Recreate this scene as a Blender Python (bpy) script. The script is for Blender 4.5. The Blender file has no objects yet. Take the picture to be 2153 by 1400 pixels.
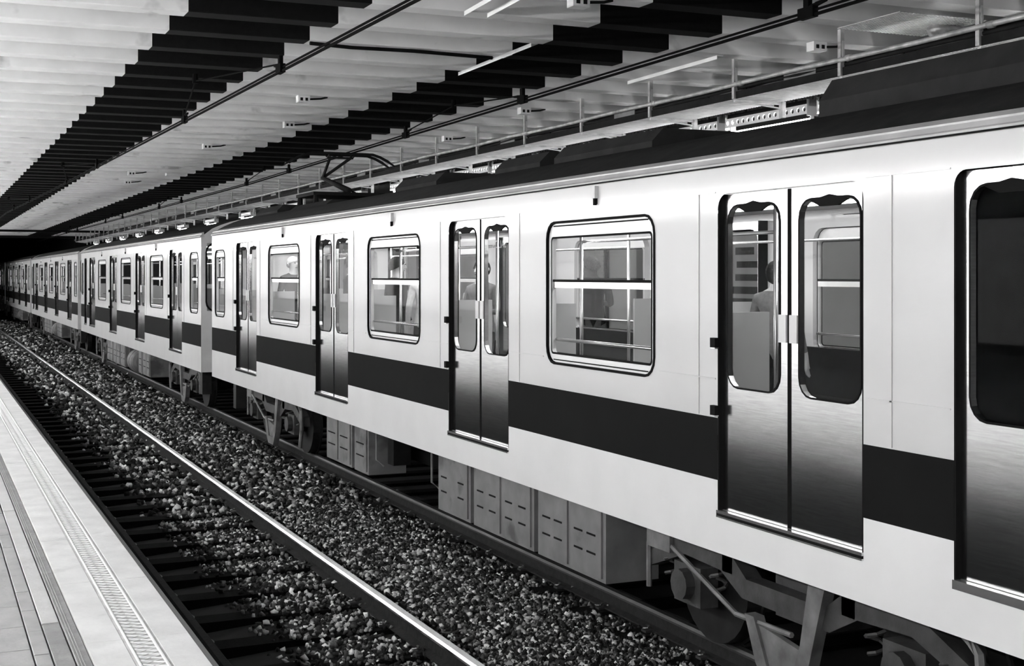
import bpy, math, random
import numpy as np
from mathutils import Vector, Matrix
random.seed(7)
PI = math.pi
S = bpy.context.scene
COL = S.collection

# ------------------------------------------------------------------ camera, world, exposure
cam_d = bpy.data.cameras.new('camera')
cam = bpy.data.objects.new('camera', cam_d); COL.objects.link(cam)
cam.location = (0, 0, 2.54)                       # eye 1.6 m above the platform, z = 0 is the rail head
cam.rotation_euler = (PI/2, 0, -math.radians(23.9))
cam_d.sensor_width = 36; cam_d.lens = 2800/2153*36
cam_d.shift_y = -122/2153
cam_d.clip_start = .05; cam_d.clip_end = 400
S.camera = cam
w = bpy.data.worlds.new('world'); S.world = w; w.use_nodes = True
w.node_tree.nodes['Background'].inputs[0].default_value = (.5, .5, .5, 1)
w.node_tree.nodes['Background'].inputs[1].default_value = .004
S.view_settings.view_transform = 'Standard'; S.view_settings.look = 'None'
S.view_settings.gamma = 1; S.view_settings.use_curve_mapping = False
S.view_settings.exposure = 1.9
TUBE = 70.0          # radiance of the platform fluorescent tubes
FILL_GLOW = 0.5          # glow of the unseen fill panels added on the left wall
CABIN = 7.0          # radiance of the cars' ceiling strips

# ------------------------------------------------------------------ materials
def mat(name, g, rough=.6, metal=0., var=0., scale=4., bump=0., bscale=40., coat=0., stretch=None, island=0., spec=.5, stain=None):
    m = bpy.data.materials.new(name); m.use_nodes = True
    nt = m.node_tree; b = nt.nodes['Principled BSDF']
    b.inputs['Roughness'].default_value = rough; b.inputs['Metallic'].default_value = metal
    b.inputs['Specular IOR Level'].default_value = spec
    if coat:
        b.inputs['Coat Weight'].default_value = coat; b.inputs['Coat Roughness'].default_value = .12
    b.inputs['Base Color'].default_value = (g, g, g, 1)
    tc = nt.nodes.new('ShaderNodeTexCoord'); mp = nt.nodes.new('ShaderNodeMapping')
    nt.links.new(tc.outputs['Object'], mp.inputs[0])
    if name == 'white_beam_paint':
        gp = nt.nodes.new('ShaderNodeNewGeometry'); nt.links.new(gp.outputs['Position'], mp.inputs[0])
    if stretch: mp.inputs['Scale'].default_value = stretch
    if var:
        n = nt.nodes.new('ShaderNodeTexNoise'); n.inputs['Scale'].default_value = scale; n.inputs['Detail'].default_value = 6
        nt.links.new(mp.outputs[0], n.inputs['Vector'])
        r = nt.nodes.new('ShaderNodeMapRange')
        r.inputs[1].default_value = .3; r.inputs[2].default_value = .7
        r.inputs[3].default_value = max(0, g*(1-var)); r.inputs[4].default_value = min(1, g*(1+var))
        nt.links.new(n.outputs[0], r.inputs[0])
        out = r.outputs[0]
        if stain:
            n3 = nt.nodes.new('ShaderNodeTexNoise'); n3.inputs['Scale'].default_value = stain[0]; n3.inputs['Detail'].default_value = 4
            nt.links.new(mp.outputs[0], n3.inputs['Vector'])
            r3 = nt.nodes.new('ShaderNodeMapRange'); r3.inputs[1].default_value = stain[1]; r3.inputs[2].default_value = stain[1]+.08
            r3.inputs[3].default_value = 1; r3.inputs[4].default_value = stain[2]
            nt.links.new(n3.outputs[0], r3.inputs[0])
            mu = nt.nodes.new('ShaderNodeMath'); mu.operation = 'MULTIPLY'
            nt.links.new(out, mu.inputs[0]); nt.links.new(r3.outputs[0], mu.inputs[1]); out = mu.outputs[0]
        nt.links.new(out, b.inputs['Base Color'])
    if island:
        ge = nt.nodes.new('ShaderNodeNewGeometry'); oi = nt.nodes.new('ShaderNodeObjectInfo')
        ad = nt.nodes.new('ShaderNodeMath'); ad.operation = 'ADD'
        nt.links.new(ge.outputs['Random Per Island'], ad.inputs[0]); nt.links.new(oi.outputs['Random'], ad.inputs[1])
        fr = nt.nodes.new('ShaderNodeMath'); fr.operation = 'FRACT'; nt.links.new(ad.outputs[0], fr.inputs[0])
        pw = nt.nodes.new('ShaderNodeMath'); pw.operation = 'POWER'; pw.inputs[1].default_value = island
        nt.links.new(fr.outputs[0], pw.inputs[0])
        r = nt.nodes.new('ShaderNodeMapRange'); r.inputs[3].default_value = .004; r.inputs[4].default_value = g
        nt.links.new(pw.outputs[0], r.inputs[0]); nt.links.new(r.outputs[0], b.inputs['Base Color'])
    if bump:
        n2 = nt.nodes.new('ShaderNodeTexNoise'); n2.inputs['Scale'].default_value = bscale; n2.inputs['Detail'].default_value = 4
        nt.links.new(mp.outputs[0], n2.inputs['Vector'])
        bp = nt.nodes.new('ShaderNodeBump'); bp.inputs['Strength'].default_value = bump; bp.inputs['Distance'].default_value = .01
        nt.links.new(n2.outputs[0], bp.inputs['Height']); nt.links.new(bp.outputs[0], b.inputs['Normal'])
    return m

def emit(name, st, g=1.):
    m = bpy.data.materials.new(name); m.use_nodes = True
    b = m.node_tree.nodes['Principled BSDF']
    b.inputs['Base Color'].default_value = (.8, .8, .8, 1)
    b.inputs['Emission Color'].default_value = (g, g, g, 1); b.inputs['Emission Strength'].default_value = st
    return m

def glass(name, tint=.85, refl=.9):
    m = bpy.data.materials.new(name); m.use_nodes = True; nt = m.node_tree
    for n in list(nt.nodes): nt.nodes.remove(n)
    o = nt.nodes.new('ShaderNodeOutputMaterial'); t = nt.nodes.new('ShaderNodeBsdfTransparent')
    t.inputs[0].default_value = (tint, tint, tint, 1)
    g = nt.nodes.new('ShaderNodeBsdfGlossy'); g.inputs['Roughness'].default_value = .03
    g.inputs[0].default_value = (refl, refl, refl, 1)
    lw = nt.nodes.new('ShaderNodeLayerWeight'); lw.inputs[0].default_value = .5
    pw = nt.nodes.new('ShaderNodeMath'); pw.operation = 'POWER'; pw.inputs[1].default_value = 4.5; nt.links.new(lw.outputs['Facing'], pw.inputs[0])
    f = nt.nodes.new('ShaderNodeMath'); f.operation = 'MULTIPLY_ADD'; f.inputs[1].default_value = .30; f.inputs[2].default_value = .006; nt.links.new(pw.outputs[0], f.inputs[0])
    x = nt.nodes.new('ShaderNodeMixShader')
    nt.links.new(f.outputs[0], x.inputs[0]); nt.links.new(t.outputs[0], x.inputs[1]); nt.links.new(g.outputs[0], x.inputs[2])
    nt.links.new(x.outputs[0], o.inputs[0])
    return m

M = dict(
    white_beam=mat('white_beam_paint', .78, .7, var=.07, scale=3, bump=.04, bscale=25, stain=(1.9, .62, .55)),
    black_beam=mat('black_beam_paint', .004, .9, var=.3, scale=20, spec=.15),
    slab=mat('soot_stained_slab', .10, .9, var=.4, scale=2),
    body=mat('glossy_light_body_paint', .53, .5, var=.03, scale=1.5, coat=.5, spec=.3),
    stripe=mat('dark_stripe_paint', .007, .85, coat=0, spec=.1, var=.1, scale=3),
    sill=mat('body_sill_paint', .78, .35, var=.04, scale=2, coat=.5),
    roof=mat('dull_dark_roof', .016, .85, spec=.2, var=.3, scale=6, bump=.1),
    gutter=mat('gutter_grey', .42, .3, coat=.6, var=.15, scale=3),
    endgrey=mat('end_wall_grey', .58, .5, var=.08, scale=3),
    steel=mat('brushed_door_steel', .66, .15, metal=1., var=.12, scale=6, stretch=(1, 1, 20), bump=.03, bscale=90),
    rubber=mat('black_rubber', .004, .8, spec=.12),
    frame=mat('window_frame_white', .7, .3, coat=.4),
    alu=mat('bright_aluminium', .8, .2, metal=.9),
    boxgrey=mat('underframe_box_grey', .15, .6, var=.2, scale=5, stain=(2.2, .6, .45)),
    under=mat('underframe_black', .008, .9, spec=.1, var=.3, scale=8),
    bogie=mat('bogie_grey', .035, .6, var=.5, scale=7, bump=.2),
    bogielite=mat('bogie_casting_grey', .13, .6, var=.4, scale=7, bump=.2),
    wheel=mat('wheel_steel', .02, .5, metal=.5, var=.3, scale=10),
    interior=mat('interior_panel', .36, .5, var=.03),
    floorin=mat('car_floor', .05, .6, var=.2, scale=20),
    seat=mat('seat_fabric', .012, .95, spec=.1, var=.3, scale=30),
    railtop=mat('polished_rail_head', .9, .22, metal=1., var=.08, scale=12, stretch=(30, 1, 1)),
    railside=mat('rusty_rail_web', .014, .85, spec=.2, var=.4, scale=20, bump=.3),
    sleeper=mat('oily_sleeper', .002, .95, spec=.1, var=.4, scale=12, bump=.4, bscale=60),
    clip=mat('spring_clip_steel', .14, .35, metal=.8),
    stone=mat('crushed_granite', .9, .8, spec=.3, island=4.8, bump=.3, bscale=60),
    bed=mat('trackbed_dirt', .003, .95, var=.5, scale=10),
    edgeband=mat('pale_edge_stone', .68, .75, var=.10, scale=5, bump=.2, bscale=30, stain=(3.5, .66, .82)),
    tactile=mat('worn_tactile_grey', .50, .7, var=.15, scale=14, bump=.3, bscale=60),
    tactline=mat('raised_rib_white', .82, .6, var=.05, scale=20),
    nosing=mat('black_edge_nosing', .02, .35, var=.3, scale=20),
    tile=mat('grey_platform_tile', .36, .7, var=.14, scale=7, bump=.2, bscale=40),
    tile_light=mat('pale_platform_tile', .52, .7, var=.08, scale=7, bump=.2, bscale=40),
    tile_dark=mat('dark_platform_strip', .27, .75, var=.15, scale=9, bump=.3, bscale=40),
    joint=mat('joint_mortar', .10, .9),
    conc=mat('sooty_concrete', .05, .9, var=.4, scale=2, bump=.3),
    wire=mat('contact_wire_black', .003, .9, spec=.05),
    traydark=mat('cable_tray_dark', .009, .8, spec=.15, var=.4, scale=8),
    traylite=mat('galvanised_mesh', .7, .5, metal=.3, var=.15, scale=10),
    galv=mat('galvanised_pipe', .42, .45, metal=.3, var=.4, scale=9),
    lampbody=mat('luminaire_white', .75, .4),
    tube=emit('fluorescent_tube', TUBE), tube_far=emit('dim_fluorescent_tube', 13.),
    panel=emit('added_glow_panel', FILL_GLOW), 
    cabin=emit('cabin_light_strip', CABIN),
    glass=glass('window_glass', .74),
    wallpanel=mat('station_wall_panel', .6, .5, var=.06, scale=2),
    wallleft=mat('left_wall_tile', .45, .5, var=.1, scale=2),
    shutter=mat('roller_shutter', .5, .45, metal=.3, var=.1),
    dark=mat('dark_fitting', .008, .8, spec=.15),
    paper=mat('white_paper', .8, .8),
    skin=mat('skin', .42, .6), hair_grey=mat('grey_hair', .45, .9, var=.2, scale=50), hair_dark=mat('dark_hair', .006, .9, spec=.1, var=.3, scale=50),
    cloth_dark=mat('dark_cloth', .006, .95, spec=.05, var=.3, scale=30), cloth_mid=mat('mid_grey_cloth', .12, .95, var=.2, scale=30),
    cloth_light=mat('pale_cloth', .6, .95, var=.1, scale=30), shoe=mat('black_shoe', .01, .5),
)

# ------------------------------------------------------------------ mesh helpers
class MB:
    def __init__(s): s.v = []; s.f = []; s.m = []; s.cur = 0
    def quad(s, a, b, c, d):
        n = len(s.v); s.v += [a, b, c, d]; s.f.append((n, n+1, n+2, n+3)); s.m.append(s.cur)
    def tri(s, a, b, c):
        n = len(s.v); s.v += [a, b, c]; s.f.append((n, n+1, n+2)); s.m.append(s.cur)
    def box(s, x0, x1, y0, y1, z0, z1, M=None, b=0.):
        if b:
            return s.prism([(x0+b, z0), (x1-b, z0), (x1, z0+b), (x1, z1-b), (x1-b, z1), (x0+b, z1), (x0, z1-b), (x0, z0+b)], y0, y1)
        n = len(s.v)
        p = [(x0,y0,z0),(x1,y0,z0),(x1,y1,z0),(x0,y1,z0),(x0,y0,z1),(x1,y0,z1),(x1,y1,z1),(x0,y1,z1)]
        if M is not None: p = [tuple(M @ Vector(q)) for q in p]
        s.v += p
        for f in ((0,3,2,1),(4,5,6,7),(0,1,5,4),(1,2,6,5),(2,3,7,6),(3,0,4,7)):
            s.f.append(tuple(n+i for i in f)); s.m.append(s.cur)
    def prism(s, prof, y0, y1):                    # profile in (x, z), extruded along y
        n = len(s.v); k = len(prof)
        s.v += [(x, y0, z) for x, z in prof] + [(x, y1, z) for x, z in prof]
        for i in range(k):
            j = (i+1) % k
            s.f.append((n+i, n+j, n+k+j, n+k+i)); s.m.append(s.cur)
        s.f.append(tuple(n+i for i in reversed(range(k)))); s.m.append(s.cur)
        s.f.append(tuple(n+k+i for i in range(k))); s.m.append(s.cur)
    def prismx(s, prof, x0, x1):                   # profile in (y, z), extruded along x
        n = len(s.v); k = len(prof)
        s.v += [(x0, y, z) for y, z in prof] + [(x1, y, z) for y, z in prof]
        for i in range(k):
            j = (i+1) % k
            s.f.append((n+i, n+j, n+k+j, n+k+i)); s.m.append(s.cur)
        s.f.append(tuple(n+i for i in range(k))); s.m.append(s.cur)
        s.f.append(tuple(n+k+i for i in reversed(range(k)))); s.m.append(s.cur)
    def tube(s, pts, r, n=6, cap=True):
        pts = [Vector(p) for p in pts]; base = len(s.v)
        rr = r if isinstance(r, (list, tuple)) else [r]*len(pts)
        for i, p in enumerate(pts):
            d = (pts[min(i+1, len(pts)-1)] - pts[max(i-1, 0)]).normalized()
            a = d.cross(Vector((0, 0, 1)) if abs(d.z) < .9 else Vector((1, 0, 0))).normalized(); b = d.cross(a)
            for k in range(n):
                t = 2*PI*k/n
                s.v.append(tuple(p + (a*math.cos(t) + b*math.sin(t))*rr[i]))
        for i in range(len(pts)-1):
            for k in range(n):
                k2 = (k+1) % n
                s.f.append((base+i*n+k, base+i*n+k2, base+(i+1)*n+k2, base+(i+1)*n+k)); s.m.append(s.cur)
        if cap:
            s.f.append(tuple(base+k for k in reversed(range(n)))); s.m.append(s.cur)
            s.f.append(tuple(base+(len(pts)-1)*n+k for k in range(n))); s.m.append(s.cur)
    def build(s, name, mats, parent=None, smooth=False):
        me = bpy.data.meshes.new(name); me.from_pydata(s.v, [], s.f)
        if not isinstance(mats, (list, tuple)): mats = [mats]
        for m in mats: me.materials.append(m)
        if len(mats) > 1: me.polygons.foreach_set('material_index', s.m)
        if smooth: me.polygons.foreach_set('use_smooth', [True]*len(s.f))
        me.update()
        return link(name, me, parent)

def link(name, data, parent=None, loc=None, rz=0):
    o = bpy.data.objects.new(name, data); COL.objects.link(o)
    if parent is not None: o.parent = parent
    if loc is not None: o.location = loc
    if rz: o.rotation_euler.z = rz
    return o
def tag(o, label, cat, group=None):
    o['label'] = label; o['category'] = cat
    if group: o['group'] = group
    return o
def struct(o, label=None):
    o['kind'] = 'structure'
    if label: o['label'] = label
    return o
def thing(name, label, cat, loc=(0,0,0), rz=0, group=None):
    o = link(name, None, None, loc, rz); return tag(o, label, cat, group)
def copy_tree(o, parent=None):
    c = o.copy(); COL.objects.link(c); c.parent = parent
    for ch in list(o.children):
        if not ch.name.startswith('roof_unit'): copy_tree(ch, c)     # only the nearest car carries roof units
    return c
def rr(s0, s1, z0, z1, r, n=4):                    # rounded rectangle loop, 4*(n+1) points
    out = []
    for cx, cz, a0 in ((s1-r, z1-r, 0), (s0+r, z1-r, 90), (s0+r, z0+r, 180), (s1-r, z0+r, 270)):
        for k in range(n+1):
            t = math.radians(a0 + 90*k/n); out.append((cx+r*math.cos(t), cz+r*math.sin(t)))
    return out
def rr_outer(s0, s1, z0, z1, r, S0, S1, Z0, Z1, n=4):   # matching points on the cell rectangle
    out = []
    pts = rr(s0, s1, z0, z1, r, n); i = 0
    for q in range(4):
        for k in range(n+1):
            y, z = pts[i]; i += 1
            right = q in (0, 3); top = q in (0, 1)
            first = (k*2 < n) if q in (0, 2) else (k*2 > n)     # near the vertical side
            if k*2 == n: out.append((S1 if right else S0, Z1 if top else Z0))
            elif first: out.append((S1 if right else S0, z))
            else: out.append((y, Z1 if top else Z0))
    return out
def bridge(mb, A, B, xa, xb, flip=False):          # loops of (y, z) at two x depths
    n = len(A)
    for i in range(n):
        j = (i+1) % n
        q = [(xa, *A[i]), (xa, *A[j]), (xb, *B[j]), (xb, *B[i])]
        if flip: q.reverse()
        mb.quad(*q)

# ------------------------------------------------------------------ the station: track bed, platforms, walls, ceiling
Y0, Y1 = -12., 76.
mb = MB()
xs = [1.12, 1.9, 2.4, 3.0, 3.3, 3.7, 4.2, 4.7, 5.1, 5.8, 6.6, 7.30]
zs = [-.30, -.24, -.20, -.185, -.19, -.16, -.12, -.15, -.19, -.19, -.19, -.25]
def bed_z(x):
    for i in range(len(xs)-1):
        if xs[i] <= x <= xs[i+1]:
            t = (x-xs[i])/(xs[i+1]-xs[i]); return zs[i]*(1-t)+zs[i+1]*t
    return -.2
for i in range(len(xs)-1):
    mb.quad((xs[i], Y0, zs[i]), (xs[i+1], Y0, zs[i+1]), (xs[i+1], 112, zs[i+1]), (xs[i], 112, zs[i]))
bed = struct(mb.build('floor', M['bed']), 'sunken track bed of dark dirt between the two platforms')

# near platform: body, nosing, edge band, tactile strip, tiles
mb = MB(); mb.box(-5, 1.085, Y0, Y1, -.30, .90)
plat = struct(mb.build('floor.001', M['joint']), 'station platform on which the photograph is taken')
mb = MB(); mb.prism([(1.085, -.3), (1.10, -.3), (1.105, .80), (1.122, .86), (1.122, .92), (1.112, .94), (1.085, .948)], Y0, Y1)
o = mb.build('edge_nosing', M['nosing'], plat); o['label'] = 'black rounded nosing along the platform edge'
def yjit(): return random.uniform(-.0012, .0012)
slab_me = {}
k = 0; y = Y0
while y < 30:                                      # pale edge slabs
    L = 1.2; z = .95 + yjit()
    mb = MB()
    for a, b_ in ((.645, .80), (.94, 1.085)):
        mb.prism([(a+.001, .90), (b_-.001, .90), (b_-.001, z-.002), (b_-.003, z), (a+.003, z), (a+.001, z-.002)], y+.0012, y+L-.0012)
    mb.build('edge_slab', M['edgeband'], plat)
    mb = MB()                                      # tactile strip: two ribs and a zigzag of raised ribs
    mb.box(.80, .94, y+.001, y+L-.001, .90, .947)
    mb.cur = 1
    for xr, wv in ((.817, .006), (.923, .007)):
        mb.prism([(xr-wv, .946), (xr+wv, .946), (xr+wv*.5, .953), (xr-wv*.5, .953)], y+.001, y+L-.001)
    p = .06; q = 0
    if y > 3 and y < 22:
        while q*p < L - 1e-6:
            ya = y+q*p
            for sgn in (0, 1):
                a = Vector((.826, ya+.006+(p if sgn else 0)*.9, .949)); b_ = Vector((.914, ya+.006+(0 if sgn else p)*.9, .949))
                mb.tube([a, b_], .0028, 4)
            q += 1
    o = mb.build('tactile_strip', [M['tactile'], M['tactline']], plat)
    y += L
mb = MB(); mb.box(.645, 1.085, 30, Y1, .90, .95); mb.build('edge_slab', M['edgeband'], plat)
def tile_row(x0, x1, ya, yb, L, m, name='tile', ph=0.):
    y = ya+ph
    while y < yb:
        mb = MB(); z = .95 + yjit(); g = .003
        l = L*random.uniform(.96, 1.0)
        mb.prism([(x0+g, .90), (x1-g, .90), (x1-g, z-.003), (x1-g-.003, z), (x0+g+.003, z), (x0+g, z-.003)], y+g, y+L-g)
        mb.build(name, m, plat); y += L
tile_row(.1256, .4256, 3.9, 16, .40, M['tile'], ph=.1)
tile_row(-.1744, .1256, 3.9, 10, .40, M['tile'], ph=.25)
tile_row(.4256, .496, 3.9, 18, .40, M['tile'])
tile_row(.496, .578, 3.9, 6.40, .50, M['tile_dark'])
tile_row(.496, .578, 6.42, 9.6, 3.16, M['tile_light'])
tile_row(.496, .578, 9.6, 22, .80, M['tile_dark'])
tile_row(.578, .642, 3.9, 24, 1.2, M['tile_dark'])
mb = MB()
for a in ((-5, .642, Y0, 3.9), (.642, .645, 3.9, 24), (-5, -.1744, 3.9, 24), (-.1744, .1256, 10.15, 24), (.1256, .4256, 16, 24), (.4256, .496, 18.3, 24), (.496, .578, 22.4, 24), (-5, .645, 24, Y1)):
    mb.box(a[0], a[1], a[2], a[3], .90, .949)
mb.build('paving', M['edgeband'], plat)
mb = MB()
for i in range(3):                                 # long raised strips in the dark band, worn lines
    mb.box(.5835+.012*i, .5865+.012*i, 4, 20, .9495, .9525)
o = mb.build('raised_line', M['tile'], plat)

# far platform
mb = MB(); mb.box(7.3, 13, Y0, Y1, -.30, .95)
plat2 = struct(mb.build('floor.002', M['tile']), 'platform on the far side of the train')
mb = MB(); mb.box(7.28, 7.75, Y0, Y1, .93, .955); mb.build('edge_slab', M['edgeband'], plat2)

# walls
mb = MB(); mb.box(-5.2, -5, Y0, Y1, -.3, 5.2); wl = struct(mb.build('wall_left', M['wallleft']))
mb = MB(); mb.box(11.6, 11.8, Y0, Y1, -.3, 5.2); wr = struct(mb.build('wall_right', M['wallleft']))
y = Y0
while y < Y1-1:
    mb = MB(); mb.box(11.54, 11.6, y+.01, y+1.99, 1.05, 3.6); mb.build('wall_panel', M['wallpanel'], wr); y += 2
mb = MB(); mb.box(-5.2, 11.8, Y0-.2, Y0, -.3, 5.2); struct(mb.build('wall_front', M['conc']))
y = Y0+1
while y < Y1-3:
    t = thing('added_fill_panel', 'added glowing panel on the near platform wall, unseen fill light', 'fill_panel', (-4.995, y, 1.5), 0, 'added fill light panels on the near platform wall')  # glowing panels added out of view to light beams and train
    mb = MB(); mb.box(0, .10, 0, 3.2, 0, 1.9); mb.build('fill_panel_case', M['dark'], t)
    mb = MB(); mb.box(.10, .105, .06, 3.14, .06, 1.84); mb.build('lit_face', M['panel'], t); y += 4
# station end: a black tunnel mouth
mb = MB()
mb.box(-5.2, .9, Y1, Y1+.5, -.3, 5.2); mb.box(7.6, 11.8, Y1, Y1+.5, -.3, 5.2); mb.box(.9, 7.6, Y1, Y1+.5, 4.62, 5.2)
mb.box(.7, .9, Y1+.5, 112, -.3, 5.0); mb.box(7.6, 7.8, Y1+.5, 112, -.3, 5.0); mb.box(.7, 7.8, Y1+.5, 112, 4.9, 5.1); mb.box(.7, 7.8, 112, 112.3, -.3, 5.1)
struct(mb.build('wall_back', M['black_beam']), 'black tunnel mouth at the far end of the station')

# ceiling: dark slab and transverse beams, painted black in a lane above each track
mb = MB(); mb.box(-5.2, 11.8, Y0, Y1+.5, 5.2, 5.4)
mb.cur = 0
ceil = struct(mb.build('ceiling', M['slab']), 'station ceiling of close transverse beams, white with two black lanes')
SEG = [(-5, 1.947, 0), (1.947, 3.189, 1), (3.189, 5.185, 0), (5.185, 6.387, 1), (6.387, 11.6, 0)]
PITCH = .90; BY = 10.80
def beam_mesh(dx, bv, hole=None):
    mb = MB(); w_ = .22; z0 = 4.65; z1 = 5.2
    for i, (a, b_, mi) in enumerate(SEG):
        mb.cur = mi
        a += dx*(i > 0); b_ += dx*(i < 4)
        parts = [(a, b_, z0)]
        if hole and a < hole[0] < b_: parts = [(a, hole[0], z0), (hole[0], hole[1], z0+.14), (hole[1], b_, z0)]
        for (a, b_, zz) in parts:
            n = len(mb.v)
            mb.v += [(a,0,zz+bv),(b_,0,zz+bv),(b_,bv,zz),(a,bv,zz),(a,w_,zz),(b_,w_,zz),(a,0,z1),(b_,0,z1),(a,w_,z1),(b_,w_,z1)]
            for f in ((0,1,7,6)[::1],(0,3,2,1),(3,4,5,2),(5,4,8,9)):
                mb.f.append(tuple(n+q for q in f)); mb.m.append(mi)
            if zz > z0:
                mb.quad((a,0,z0),(a,w_,z0),(a,w_,zz+bv),(a,0,zz+bv)); mb.quad((b_,0,z0),(b_,w_,z0),(b_,w_,zz+bv),(b_,0,zz+bv))
    me = bpy.data.meshes.new('beam'); me.from_pydata(mb.v, [], mb.f)
    me.materials.append(M['white_beam']); me.materials.append(M['black_beam'])
    me.polygons.foreach_set('material_index', mb.m); me.update(); return me
bms = [beam_mesh(random.uniform(-.012, .012), .006) for _ in range(6)]
n = math.ceil((Y0-BY)/PITCH)
while BY+n*PITCH < Y1-.3:
    yb = BY+n*PITCH
    if n in (0,): me = bms[1]
    elif n in (20,): me = beam_mesh(0, .006, (3.55, 4.75))
    else: me = bms[n % 6]
    o = link('beam', me, ceil, (0, yb, random.uniform(-.004, .004)))
    n += 1
for xx in (-2.6, 8.26):
    mb = MB(); mb.box(xx-.05, xx+.05, Y0, 72, 4.60, 4.648); mb.build('trunking', M['dark'], ceil)
# small conduit boxes, splice plates and struts fixed under the beams
def strut(name, x0, x1, ya, yb, z, w_=.02):
    mb = MB(); a = Vector((x0, ya, z)); b_ = Vector((x1, yb, z)); d = (b_-a).normalized(); s_ = d.cross(Vector((0,0,1)))*w_
    for q in ((a-s_, b_-s_, b_+s_, a+s_),):
        p = [tuple(v) for v in q]; t = [(x, y, zz+.006) for x, y, zz in p]
        mb.quad(*p); mb.quad(*reversed(t))
        for i in range(4): mb.quad(p[i], t[i], t[(i+1) % 4], p[(i+1) % 4])
        u = [(x, y, zz-.03) for x, y, zz in (p[0], p[1])]
        mb.quad(p[0], p[1], u[1], u[0])
    return mb.build(name, M['white_beam'], ceil)
strut('strut', 5.10, 5.14, 11.0, 12.9, 4.644, .035)
strut('strut', 7.02, 7.06, 10.9, 12.75, 4.644, .035)
strut('strut', 3.93, 3.98, 9.0, 9.9, 4.644, .012); strut('strut', 4.13, 4.18, 9.0, 9.9, 4.644, .012)
for (x, y) in ((4.55, 9.02), (4.1, 15.32), (4.62, 18.02), (7.42, 9.92), (6.95, 15.3), (4.2, 21.6), (4.2, 30.65), (3.9, 27.9), (7.3, 18.9)):
    mb = MB(); mb.cur = 0
    mb.box(x-.07, x+.07, y-.05, y+.06, 4.565, 4.648); mb.cur = 1
    mb.box(x-.045, x-.015, y-.056, y-.05, 4.585, 4.62); mb.box(x+.015, x+.045, y-.056, y-.05, 4.585, 4.62)
    mb.tube([(x+.07, y, 4.61), (x+.22, y+.01, 4.625), (x+.3, y+.02, 4.648)], .012, 5)
    mb.build('junction_box', [M['white_beam'], M['dark']], ceil)
mb = MB(); mb.tube([(3.2, 11.72, 4.63), (3.6, 11.76, 4.625), (4.2, 11.74, 4.63), (5.0, 11.75, 4.62)], .018, 6)
mb.build('conduit', M['black_beam'], ceil)
# cross girder lines at the far end of the ceiling
for yy, zz in ((66, 4.55), (72, 4.42)):
    mb = MB(); mb.box(-5, 11.6, yy, yy+.12, zz, zz+.1); mb.tube([(2.2, yy-.02, zz+.1), (2.2, yy-.02, zz-.12)], .08, 6)
    mb.build('girder', M['black_beam'], ceil)

# ------------------------------------------------------------------ ballast

rng = np.random.default_rng(3)
CUBE = np.array([(-1,-1,-1),(1,-1,-1),(1,1,-1),(-1,1,-1),(-1,-1,1),(1,-1,1),(1,1,1),(-1,1,1)], float)
CF = np.array([(0,3,2,1),(4,5,6,7),(0,1,5,4),(1,2,6,5),(2,3,7,6),(3,0,4,7)])
def scatter(x0, x1, y0, y1, dens, r):
    n_ = int((x1-x0)*(y1-y0)*dens)
    return np.stack([rng.uniform(x0, x1, n_), rng.uniform(y0, y1, n_), np.full(n_, r)], 1)
P = np.concatenate([
    scatter(1.75, 5.35, 4.3, 9, 2200, .0155), scatter(1.75, 5.35, 9, 15, 1200, .019), scatter(1.75, 5.4, 15, 28, 380, .03),
    scatter(1.75, 5.4, 28, 48, 130, .045), scatter(1.75, 5.4, 48, 80, 60, .06)])
def keep(P):
    x = P[:, 0]; u = rng.random(len(P))
    p = np.interp(x, [1.75, 2.25, 2.85, 3.05, 3.2, 3.36, 3.6, 3.9, 4.6, 4.85, 5.05, 5.2, 5.4], [.0, .0, .75, .85, .35, .35, .7, 1, 1, .45, .10, .1, .05])
    ph1 = ((P[:, 1]-8.97+.13) % .765); ph2 = ((P[:, 1]-8.78+.13) % .765)
    on1 = (ph1 < .26) & (x < 3.62); on2 = (ph2 < .26) & (x > 4.72)
    p = np.where(on1, p*.5, p); p = np.where(on2, p*.15, p)
    return P[u < p]
P = keep(P)
zb = np.interp(P[:, 0], xs, zs)
ph1 = ((P[:, 1]-8.97+.14) % .765); zb = np.where((ph1 < .28) & (P[:, 0] < 3.9), np.maximum(zb, -.152), zb)
ph2 = ((P[:, 1]-8.78+.14) % .765); zb = np.where((ph2 < .28) & (P[:, 0] > 4.5), np.maximum(zb, -.152), zb)
P = np.column_stack([P[:, 0], P[:, 1], zb + P[:, 2]*rng.uniform(-.1, 1.1, len(P)), P[:, 2]])
def stone_verts(ctr, r):
    n_ = len(r)
    v = CUBE[None]*rng.uniform(.45, 1.0, (n_, 8, 3)) + rng.normal(0, .12, (n_, 8, 3))
    sc = rng.uniform(.6, 1.35, (n_, 1, 3)); sc[:, :, 2] *= .75
    v = v*sc*r[:, None, None]
    q = rng.normal(size=(n_, 4)); q /= np.linalg.norm(q, axis=1)[:, None]
    w_, x, y, z = q.T
    R = np.stack([1-2*(y*y+z*z), 2*(x*y-z*w_), 2*(x*z+y*w_), 2*(x*y+z*w_), 1-2*(x*x+z*z), 2*(y*z-x*w_), 2*(x*z-y*w_), 2*(y*z+x*w_), 1-2*(x*x+y*y)], 1).reshape(-1, 3, 3)
    return np.einsum('nij,nkj->nki', R, v) + ctr[:, None, :]
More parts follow.
